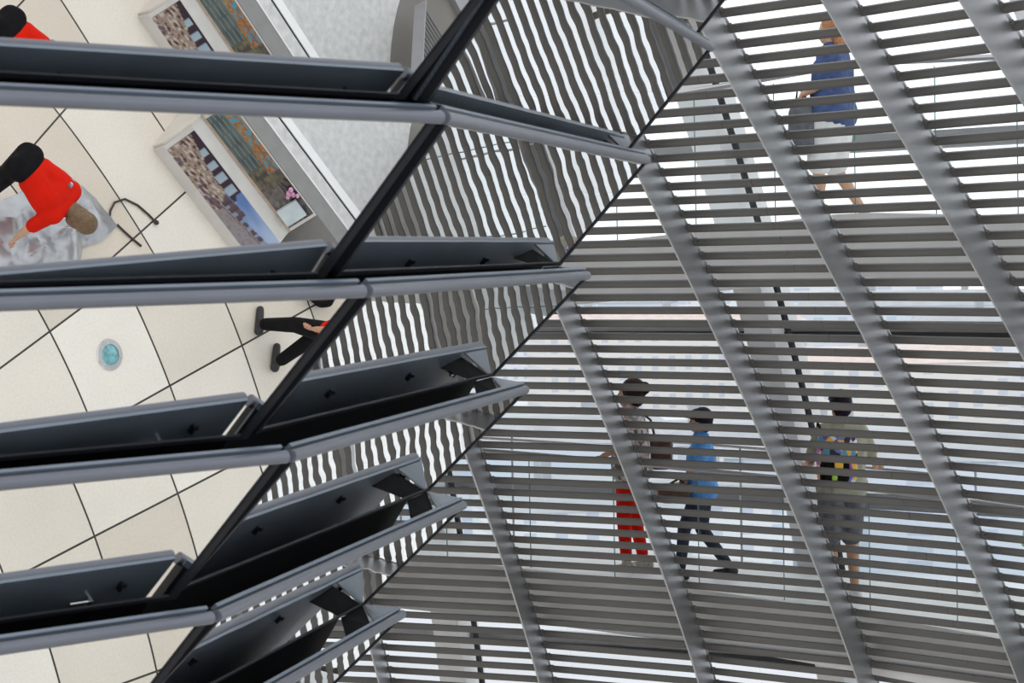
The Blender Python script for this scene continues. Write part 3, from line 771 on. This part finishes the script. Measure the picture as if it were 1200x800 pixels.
def person(loc, heading, H, label, tuck=False, torso=(0, 0, 1), face=None, legs=None, arms=None, skin='skin', top=None, sleeve=.55, bottom=None, leglen=.95, hair=None, hat=None,
           shoe='shoe', hairlen=0.0, hairvol=1.08, hip=.93, wide=1.0, loose=0.0, bun=False):
    """local frame: +y forward, +x right, z up, metres for a 1.75 m figure then scaled. legs/arms: {side: (joint, end)}"""
    k = H/1.75
    root = thing('person', loc, label, 'person', rz=heading); root['_loc'] = (0, 0, 0)
    T = Vector(torso).normalized(); Rv = Vector((1, 0, 0)); Rv = (Rv-T*Rv.dot(T)).normalized(); Fv = T.cross(Rv)*1.0
    if Fv.dot(Vector((0, 1, 0))) < 0 and abs(T.z) > .5: Fv = -Fv
    hp = Vector(hip) if isinstance(hip, tuple) else Vector((0, 0, hip))
    at = lambda x, y, z: hp+Rv*x+Fv*y+T*z
    def torso_p(mb, e=0.0, w=1.0, top_=True, low=True, z0=.05):
        if low: caps(mb, at(-.085*w, -.01, .02), .100*w+e, at(.085*w, -.01, .02), .100*w+e)
        caps(mb, at(-.06*w, 0, .17), .098*w+e, at(.06*w, 0, .17), .098*w+e)
        caps(mb, at(-.05*w, 0, z0), .10*w+e, at(-.09, 0, .34), .108+e); caps(mb, at(.05*w, 0, z0), .10*w+e, at(.09, 0, .34), .108+e)
        if top_:
            caps(mb, at(-.095, 0, .36), .105+e, at(.095, 0, .36), .105+e)
            caps(mb, at(-.155, -.01, .475), .056+e, at(.155, -.01, .475), .056+e)
            caps(mb, at(0, -.01, .40), .085+e, at(0, 0, .53), .05+e)
    FH = Vector(face).normalized() if face else (Fv if abs(T.z) > .6 else T)
    UH = Vector((0, 0, 1)) if abs(FH.z) < .9 else Vector((0, 1, 0))
    if face and abs(T.z) < .6: UH = T
    RH = FH.cross(UH).normalized(); UH = RH.cross(FH)
    hc = at(0, 0, .60)+UH*.10+FH*.02
    hd = lambda x, y, z: hc+RH*x+FH*y+UH*z
    def oriented(mb, c, rad):
        t_ = MB(); t_.sphere((0, 0, 0), rad, 16, 10); Mx = Matrix((RH, FH, UH)).transposed()
        mb.add([c+Mx @ v for v in t_.v], t_.f)
    body = MB(); torso_p(body, 0, wide)
    caps(body, at(0, -.005, .48), .054, hc+UH*-.05-FH*.01, .052)
    oriented(body, hd(0, -.005, .015), (.074, .092, .100)); oriented(body, hd(0, .03, -.055), (.054, .056, .058))
    oriented(body, hd(0, .09, -.02), (.013, .022, .022)); oriented(body, hd(.075, -.005, -.01), (.012, .02, .03)); oriented(body, hd(-.075, -.005, -.01), (.012, .02, .03))
    L_ = legs or {-1: ((-.10, .03, .50), (-.10, -.01, .09)), 1: ((.10, .03, .50), (.10, -.01, .09))}
    A_ = arms or {-1: ((-.24, -.02, 1.16), (-.25, .08, .92)), 1: ((.24, -.02, 1.16), (.25, .08, .92))}
    ex = MB(); cl_top = MB(); cl_bot = MB()
    for s in (-1, 1):
        kn, an = Vector(L_[s][0]), Vector(L_[s][1]); hj = at(.09*s*wide, 0, -.02)
        caps(body, hj, .085*wide, kn, .057); caps(body, kn, .056, an, .037)
        mid = kn.lerp(an, .3)+Vector((0, -.012, 0)); caps(body, mid, .054, kn.lerp(an, .55), .045)
        toe = Vector(L_[s][2]) if len(L_[s]) > 2 else Vector((.02*s, 1, 0))
        toe.normalize(); ft = an+Vector((0, 0, -.05))
        caps(body, ft-toe*.05, .034, ft+toe*.13+Vector((0, 0, -.012)), .026)
        sj = at(.18*s, -.01, .46); el, wr = Vector(A_[s][0]), Vector(A_[s][1])
        caps(body, sj, .047, el, .037); caps(body, el, .037, wr, .026); caps(body, el.lerp(wr, .25), .039, el.lerp(wr, .5), .033)
        # hand: palm plus five fingers
        d = (wr-el).normalized(); side = d.cross(Vector((0, 1, 0)) if abs(d.y) < .8 else Vector((0, 0, 1))).normalized(); pn = side.cross(d)
        if len(A_[s]) > 2: d = Vector(A_[s][2]).normalized(); side = (side-d*side.dot(d)).normalized(); pn = side.cross(d)
        for o in (-.022, -.007, .008, .023): caps(body, wr+d*.01+side*o*.6, .016, wr+d*.085+side*o*1.25, .013)
        fn = []
        for o, ln in ((-.030, .062), (-.010, .074), (.010, .080), (.030, .070)):
            p0 = wr+d*.078+side*o; p1 = p0+d*ln*.5+pn*ln*.12; p2 = p1+d*ln*.38+pn*ln*.42
            ex.tube([p0, p0.lerp(p1, .5), p1, p1.lerp(p2, .5), p2, p2+(p2-p1)*.12], [.0098, .0098, .0095, .0088, .0078, .003], 8)
        p0 = wr+d*.03+side*.024*(1); p1 = p0+side*.03+d*.028+pn*.01; p2 = p1+d*.032+side*.006+pn*.012
        ex.tube([p0, p1, p1.lerp(p2, .5), p2, p2+(p2-p1)*.15], [.014, .0115, .0105, .009, .003], 8)
        # clothing
        if top:
            e_ = sj.lerp(el, min(1, sleeve)) if sleeve <= 1 else el
            caps(cl_top, sj, .060+loose, e_, .052+loose)
            if sleeve > 1: caps(cl_top, el, .050, el.lerp(wr, sleeve-1), .036)
        if bottom:
            tot = leglen
            if tot <= .5: caps(cl_bot, hj, .098*wide+loose, hj.lerp(kn, tot*2), .082+loose)
            else:
                caps(cl_bot, hj, .097*wide, kn, .070); caps(cl_bot, kn, .070, kn.lerp(an, (tot-.5)*2), .056)
        sh = MB(); caps(sh, ft-toe*.055+Vector((0, 0, -.004)), .042, ft+toe*.135+Vector((0, 0, -.014)), .034); caps(sh, ft+toe*.0, .043, an+Vector((0, 0, .0)), .046)
        for i, v in enumerate(sh.v): v.z = max(v.z, an.z-.092)
        sh.v = [v*k for v in sh.v]; solid('shoe', sh, M[shoe], root, .009, 3)
    eyes = MB()
    for s in (-1, 1):
        t_ = MB(); t_.sphere((0, 0, 0), (.011, .006, .006), 8, 6); Mx = Matrix((RH, FH, UH)).transposed(); c_ = hd(.031*s, .082, .008); eyes.add([c_+Mx @ v for v in t_.v], t_.f)
    lip = MB(); t_ = MB(); t_.sphere((0, 0, 0), (.022, .006, .007), 8, 6); Mx = Matrix((RH, FH, UH)).transposed(); c_ = hd(0, .084, -.062); lip.add([c_+Mx @ v for v in t_.v], t_.f)
    for mb in (body, ex, eyes, lip): mb.v = [v*k for v in mb.v]
    solid('body', body, M[skin], root, .011, 3, [(ex, 0), (eyes, 1), (lip, 2)], (M['eye'], M['lip']))
    if tuck:
        pb_ = MB(); pb_.sphere((0, 0, 0), (.030, .022, .010), 12, 6); pb_.v = [(v+at(.10, -.128, .40))*k for v in pb_.v]; pb_.build('shirt_print', M['scarf'], root)
    if top:
        torso_p(cl_top, .017+loose, wide, low=not tuck, z0=.17 if tuck else .05); cl_top.v = [v*k for v in cl_top.v]
        # open neck: keep the shirt below the collar line
        solid('shirt', cl_top, M[top], root, .012, 4)
    if bottom:
        caps(cl_bot, at(-.085*wide, -.01, .02), .112*wide, at(.085*wide, -.01, .02), .112*wide); caps(cl_bot, at(-.05, 0, .10), .107*wide, at(.05, 0, .10), .107*wide)
        cl_bot.v = [v*k for v in cl_bot.v]; solid('shorts' if leglen <= .5 else 'trousers', cl_bot, M[bottom], root, .012, 4)
    if hair:
        hb = MB(); oriented(hb, hd(0, -.022, .035), (.088, .098, .098)); oriented(hb, hd(0, -.05, -.01-hairlen*.3), (.082, .062, .085+hairlen*.5))
        if hairlen: oriented(hb, hd(0, -.065, -.06-hairlen), (.075, .045, .07+hairlen*.4))
        if bun: oriented(hb, hd(0, -.11, .05), (.05, .045, .05))
        if hairlen > .02:
            for s in (-1, 1): oriented(hb, hd(.07*s, -.02, -.03-hairlen*.5), (.025, .05, .07))
        if hairvol != 1: hb.v = [hc+(v-hc)*hairvol-FH*.012*(hairvol-1)/.1 for v in hb.v]
        hb.v = [v*k for v in hb.v]; solid('hair', hb, M[hair], root, .010, 2)
    if hat:
        hb = MB(); oriented(hb, hd(0, -.008, .065), (.093, .108, .075)); oriented(hb, hd(0, .10, .05), (.065, .06, .012))
        hb.v = [v*k for v in hb.v]; solid('cap', hb, M[hat], root, .010, 2)
    return root, k
def head_to(v):           # heading so that local +y points along v
    return math.atan2(-v.x, v.y)
def on_px(px, py, r):     # point of the view ray at cone radius r, world metres
    v = ray(px, py); a = v.x*v.x+v.y*v.y; b_ = -2*v.y*DC; c_ = DC*DC-r*r
    t = (-b_+math.sqrt(b_*b_-4*a*c_))/(2*a); p = v*t
    return W(p.x, p.y, p.z), math.degrees(math.atan2(p.x, DC-p.y))
left = Vector((-rgt.x, -rgt.y, 0)).normalized(); away = Vector((fwd.x, fwd.y, 0)).normalized()
def stand(px, py, r, zf):
    p, a = on_px(px, py, r); p.z = (zf(a)-ZF)*S; return p
# woman in red trousers
pW = stand(742, 668, 19.95, zlow); hW = head_to((left+away*.25).normalized())
person(pW, hW, 1.74, 'woman in red trousers and patterned top standing on lower ramp facing left', skin='skinb', top='scarf', wide=1.32, loose=.032, hairvol=1.22, sleeve=.75, bottom='red', leglen=.93, hair='hairbrown', bun=True,
       shoe='shoebeige', legs={-1: ((-.10, .06, .50), (-.10, .04, .09)), 1: ((.10, .00, .50), (.11, -.08, .09))}, arms={-1: ((-.23, .02, 1.17), (-.20, .22, 1.08)), 1: ((.24, -.05, 1.17), (.23, .06, .95))})
# person in blue
pB = stand(824, 671, 19.9, zlow); hB = head_to((left+away*.1).normalized())
person(pB, hB, 1.56, 'young person in bright blue shirt and navy trousers striding left on lower ramp', skin='skinb', top='blue', sleeve=.6, bottom='navy', leglen=.95, hair='hairdark', hat='hairdark',
       legs={-1: ((-.09, .18, .53), (-.09, .23, .09)), 1: ((.09, .01, .50), (.10, -.26, .12))}, arms={-1: ((-.22, .02, 1.16), (-.17, .20, 1.0)), 1: ((.22, .02, 1.15), (.19, .20, .98))}, loose=.026, wide=1.2, hip=.90, hairvol=1.15)
# backpack wearer
pO = stand(988, 690, 19.85, zlow); hO = head_to((away*.9+left*.25).normalized())
person(pO, hO, 1.80, 'man in olive shirt and dark shorts seen from behind, wearing a backpack', skin='skinb', top='olive', sleeve=.7, bottom='greycloth', leglen=.46, hair='hairdark', hat='capcloth',
       shoe='shoewhite', legs={-1: ((-.10, .02, .50), (-.10, -.03, .09)), 1: ((.10, .05, .50), (.12, .03, .09))}, arms={-1: ((-.27, .02, 1.17), (-.20, .25, 1.12)), 1: ((.31, .03, 1.17), (.40, .20, 1.09))}, loose=.015, wide=1.08)
# upper walker
pT = stand(978, 249, 18.5, zup); hT = head_to((left+away*.45).normalized())
person(pT, hT, 1.72, 'ginger haired walker in denim shirt and white shorts on the upper ramp', skin='skin', top='denim', sleeve=.6, bottom='whitecloth', leglen=.46, hair='hairginger', hairlen=.02,
       shoe='shoebeige', legs={-1: ((-.10, .10, .51), (-.10, .10, .09)), 1: ((.10, .02, .50), (.10, -.22, .13))}, arms={-1: ((-.24, .06, 1.16), (-.20, .20, 1.10), (.1, .5, -.9)), 1: ((.24, -.05, 1.17), (.24, .02, .93))}, loose=.028, wide=1.28, hairvol=1.15)
# person in red bending over the sheet
pR = FP(15.21, 8.47); hR = head_to(Vector((.37, .93, 0)))
person(pR, hR, 1.63, 'person in red shirt and black trousers bending far forward over the silver sheet', tuck=True, torso=(0, .95, .10), face=(0, .45, -.9), skin='skin', top='red', sleeve=.75, bottom='black', leglen=.96,
       hair='hairlight', hairlen=.03, hip=(0, -.05, .90),
       legs={-1: ((-.11, .04, .48), (-.12, 0, .09)), 1: ((.11, .04, .48), (.12, 0, .09))}, arms={-1: ((-.24, .43, .68), (-.20, .50, .42)), 1: ((.26, .36, .66), (.20, .52, .46))}, loose=.012)
# black trousered walker
mid = (FP(16.804, 11.372)+FP(16.913, 11.708))/2; hD = head_to(Vector((.929*.75-.369*.6, -.369*.75-.929*.6, 0)))
person(mid, hD, 1.72, 'walker in black trousers and red top, only legs mirrored beside the floor lamp', skin='skinb', top='red', sleeve=.7, bottom='black', leglen=.97, hair='hairdark',
       legs={1: ((.10, .10, .50), (.10, .14, .09)), -1: ((-.10, .02, .50), (-.12, -.14, .10))}, arms={-1: ((-.26, .03, 1.14), (-.20, .10, .88)), 1: ((.24, -.04, 1.16), (.22, .0, .90))})

# bags
def rbox(mb, c, hx, hy, hz, M3, r=.3):
    t = MB(); t.sphere((0, 0, 0), (1, 1, 1), 20, 12)
    for v in t.v:
        q = Vector([math.copysign(abs(x)**.45, x) for x in v]); mb.add([], []); v.xyz = q
    mb.add([c+M3 @ Vector((v.x*hx, v.y*hy, v.z*hz)) for v in t.v], t.f)
def local(p, h, x, y, z): return p+Matrix.Rotation(h, 3, 'Z') @ Vector((x, y, z))
def bag(name, label, cat, p, h, c, half, m, strap=None, ms='leather', extra=None):
    base = local(p, h, *c); root = thing(name, base, label, cat)
    b = MB(); rbox(b, base, *half, Matrix.Rotation(h, 3, 'Z')); b.build('pouch', M[m], root)
    if strap:
        b = MB(); b.tube([local(p, h, *q) for q in strap], .012, 8); b.build('strap', M[ms], root)
    for nm, c2, h2, m2 in (extra or []):
        b = MB(); rbox(b, local(p, h, *c2), *h2, Matrix.Rotation(h, 3, 'Z')); b.build(nm, m2 if not isinstance(m2, str) else M[m2], root)
    return root
k = 1.74/1.75
bag('handbag', 'dark brown leather handbag hanging at the back of the woman in red trousers', 'bag', pW, hW, (.20, -.24, 1.06), (.06, .11, .15), 'leather',
    [(.16, -.20, 1.20), (.10, -.17, 1.38), (.12, -.02, 1.50), (.14, .06, 1.46)], extra=[('flap', (.20, -.24, 1.14), (.064, .115, .07), 'leather')])
bag('shoulder_bag', 'brown bag held in front of the young person in blue', 'bag', pB, hB, (-.20, .24, .80), (.06, .15, .09), 'leather',
    [(-.18, .13, .87), (-.19, .20, .93), (-.20, .30, .87)], extra=[('flap', (-.20, .24, .84), (.064, .155, .05), 'leather')])
bag('backpack', 'multicoloured backpack with yellow patch on the man in olive shirt', 'backpack', pO, hO, (-.14, -.24, 1.24), (.17, .10, .25), 'packcloth',
    [(-.22, -.16, 1.42), (-.22, -.02, 1.53), (-.19, .10, 1.42)], 'black',
    extra=[('front_pocket', (-.20, -.33, 1.14), (.13, .04, .11), 'black'), ('yellow_patch', (-.18, -.372, 1.20), (.04, .008, .04), mat('yellow patch', (.85, .5, .04), .7)),
           ('green_patch', (-.22, -.372, 1.09), (.025, .008, .022), mat('lime patch', (.35, .6, .06), .7))])
bag('tote_bag', 'dark bag with pink top hanging beside the walker in denim shirt', 'bag', pT, hT, (-.20, .20, .80), (.07, .11, .20), 'greycloth',
    [(-.20, .13, 1.0), (-.18, .24, 1.16), (-.20, .25, 1.0)], 'black', extra=[('pink_lining', (-.20, .20, 1.01), (.055, .09, .035), 'pinkcloth')])
b = MB(); pb = FP(17.80, 11.18, .09); rbox(b, pb, .17, .10, .09, Matrix.Rotation(.9, 3, 'Z'))
rt = thing('holdall', FP(17.80, 11.18), 'small black holdall standing on the paving beyond the black trouser legs', 'bag'); b.build('body', M['black'], rt)
b = MB(); b.tube([pb+Vector((-.07, -.08, .07)), pb+Vector((-.03, -.04, .15)), pb+Vector((.03, .04, .15)), pb+Vector((.07, .08, .07))], .01, 8); b.build('handle', M['black'], rt)

# ------------------------------------------------------------------ the city beyond the glass
def building(px, dist, wid, dep, top_drop, m, roof, label, turn=0.0):
    d = ray(px, 300); d.z = 0; d.normalize(); base = W(0, 0, 0)+d*dist; base.z = -24.5
    h = 10.66+24.5-top_drop
    root = thing('building', base, label, 'building', 'city buildings beyond the dome')
    ax = Vector((d.y, -d.x, 0)); ax = Matrix.Rotation(turn, 3, 'Z') @ ax; ay = Vector((-ax.y, ax.x, 0))
    b = MB(); b.box(base+Vector((0, 0, h/2)), ax*wid/2, ay*dep/2, Vector((0, 0, h/2))); b.build('walls', m, root, smooth=False)
    b = MB(); t = base+Vector((0, 0, h)); e = 1.03
    q = [t+ax*sx*wid/2*e+ay*sy*dep/2*e for sx, sy in ((-1, -1), (1, -1), (1, 1), (-1, 1))]; rh = dep*.12
    b.hexa(q+[t+Vector((0, 0, rh))+ax*sx*wid/2*.9+ay*sy*dep/2*.45 for sx, sy in ((-1, -1), (1, -1), (1, 1), (-1, 1))]); b.build('roof', roof, root, smooth=False)
    for i in range(3):
        b = MB(); b.box(t+ax*wid*(.3*i-.3)+Vector((0, 0, rh+.6)), ax*.8, ay*.8, Vector((0, 0, 1.6))); b.build('chimney', M['roofing'], root, smooth=False)
B_ = [(480, 620, 90, 30, 18, 'fac2', 'roofing', 'long white block far left of the city view'), (640, 700, 70, 30, 14, 'fac3', 'roofing', 'bluish block on the horizon left of centre'),
      (780, 560, 60, 26, 17, 'fac1', 'tileroof', 'cream block with reddish roof behind the person in blue'), (900, 820, 110, 30, 12, 'fac2', 'roofing', 'widest white block on the horizon, right of centre'),
      (1010, 480, 50, 24, 22, 'fac1', 'tileroof', 'cream block with reddish roof behind the backpack wearer'), (1130, 640, 80, 30, 15, 'fac3', 'roofing', 'bluish block at the right of the city view'),
      (1250, 520, 60, 26, 16, 'fac2', 'roofing', 'white block beyond the right picture edge'),
      (560, 300, 44, 22, 22, 'fac3', 'roofing', 'nearer bluish block seen at the lower left of the louvres'), (730, 260, 30, 20, 26, 'fac2', 'roofing', 'nearer white block with grey roof behind the red trousers'),
      (1080, 280, 40, 22, 23, 'fac3', 'roofing', 'nearer bluish block right of the backpack wearer'), (900, 330, 34, 20, 25, 'fac2', 'roofing', 'nearer white block between blue shirt and backpack')]
for i, (px, dist, wd, dp, dr, m_, rf, lb) in enumerate(B_): building(px, dist, wd, dp, dr, M[m_], M[rf], lb, R((-1)**i*12))
# park trees seen in the rippled mirrors
def tree_proto(loc):
    root = thing('tree', loc, 'leafy green park tree beyond the glass, seen as flecks in rippled mirrors', 'tree', 'park trees')
    b = MB(); b.tube([loc, loc+Vector((.2, 0, 5)), loc+Vector((0, .2, 9))], [.5, .38, .2], 8); b.build('trunk', M['bark'], root)
    b = MB(); rnd = random.Random(3)
    for i in range(46):
        v = Vector((rnd.gauss(0, 1), rnd.gauss(0, 1), rnd.gauss(0, 1))).normalized()*rnd.uniform(.45, 1)
        c = loc+Vector((v.x*5, v.y*5, 11+v.z*4.6)); r = rnd.uniform(1.2, 2.1); t = MB(); t.sphere(c, (r, r, r*.8), 8, 6)
        t.v = [p+(p-c).normalized()*.5*mnoise.noise(p*1.3) for p in t.v]; b.add(t.v, t.f)
    b.build('crown', M['leaf'], root)
    return root
tp = None
for i in range(5):
    an = R(45.5+2.9*i); ds = (210, 300, 240, 330, 260)[i]
    p = Vector((math.sin(an)*ds, math.cos(an)*ds-DC*S, -24.5))
    if tp is None: tp = tree_proto(p); continue
    c = tp.copy(); col.objects.link(c); c.location = p; c.rotation_euler = (0, 0, random.uniform(0, 6)); s_ = random.uniform(.8, 1.25); c.scale = (s_,)*3
    for ch in tp.children:
        q = ch.copy(); col.objects.link(q); q.parent = c
for o in bpy.data.objects:
    if '_loc' in o: del o['_loc']
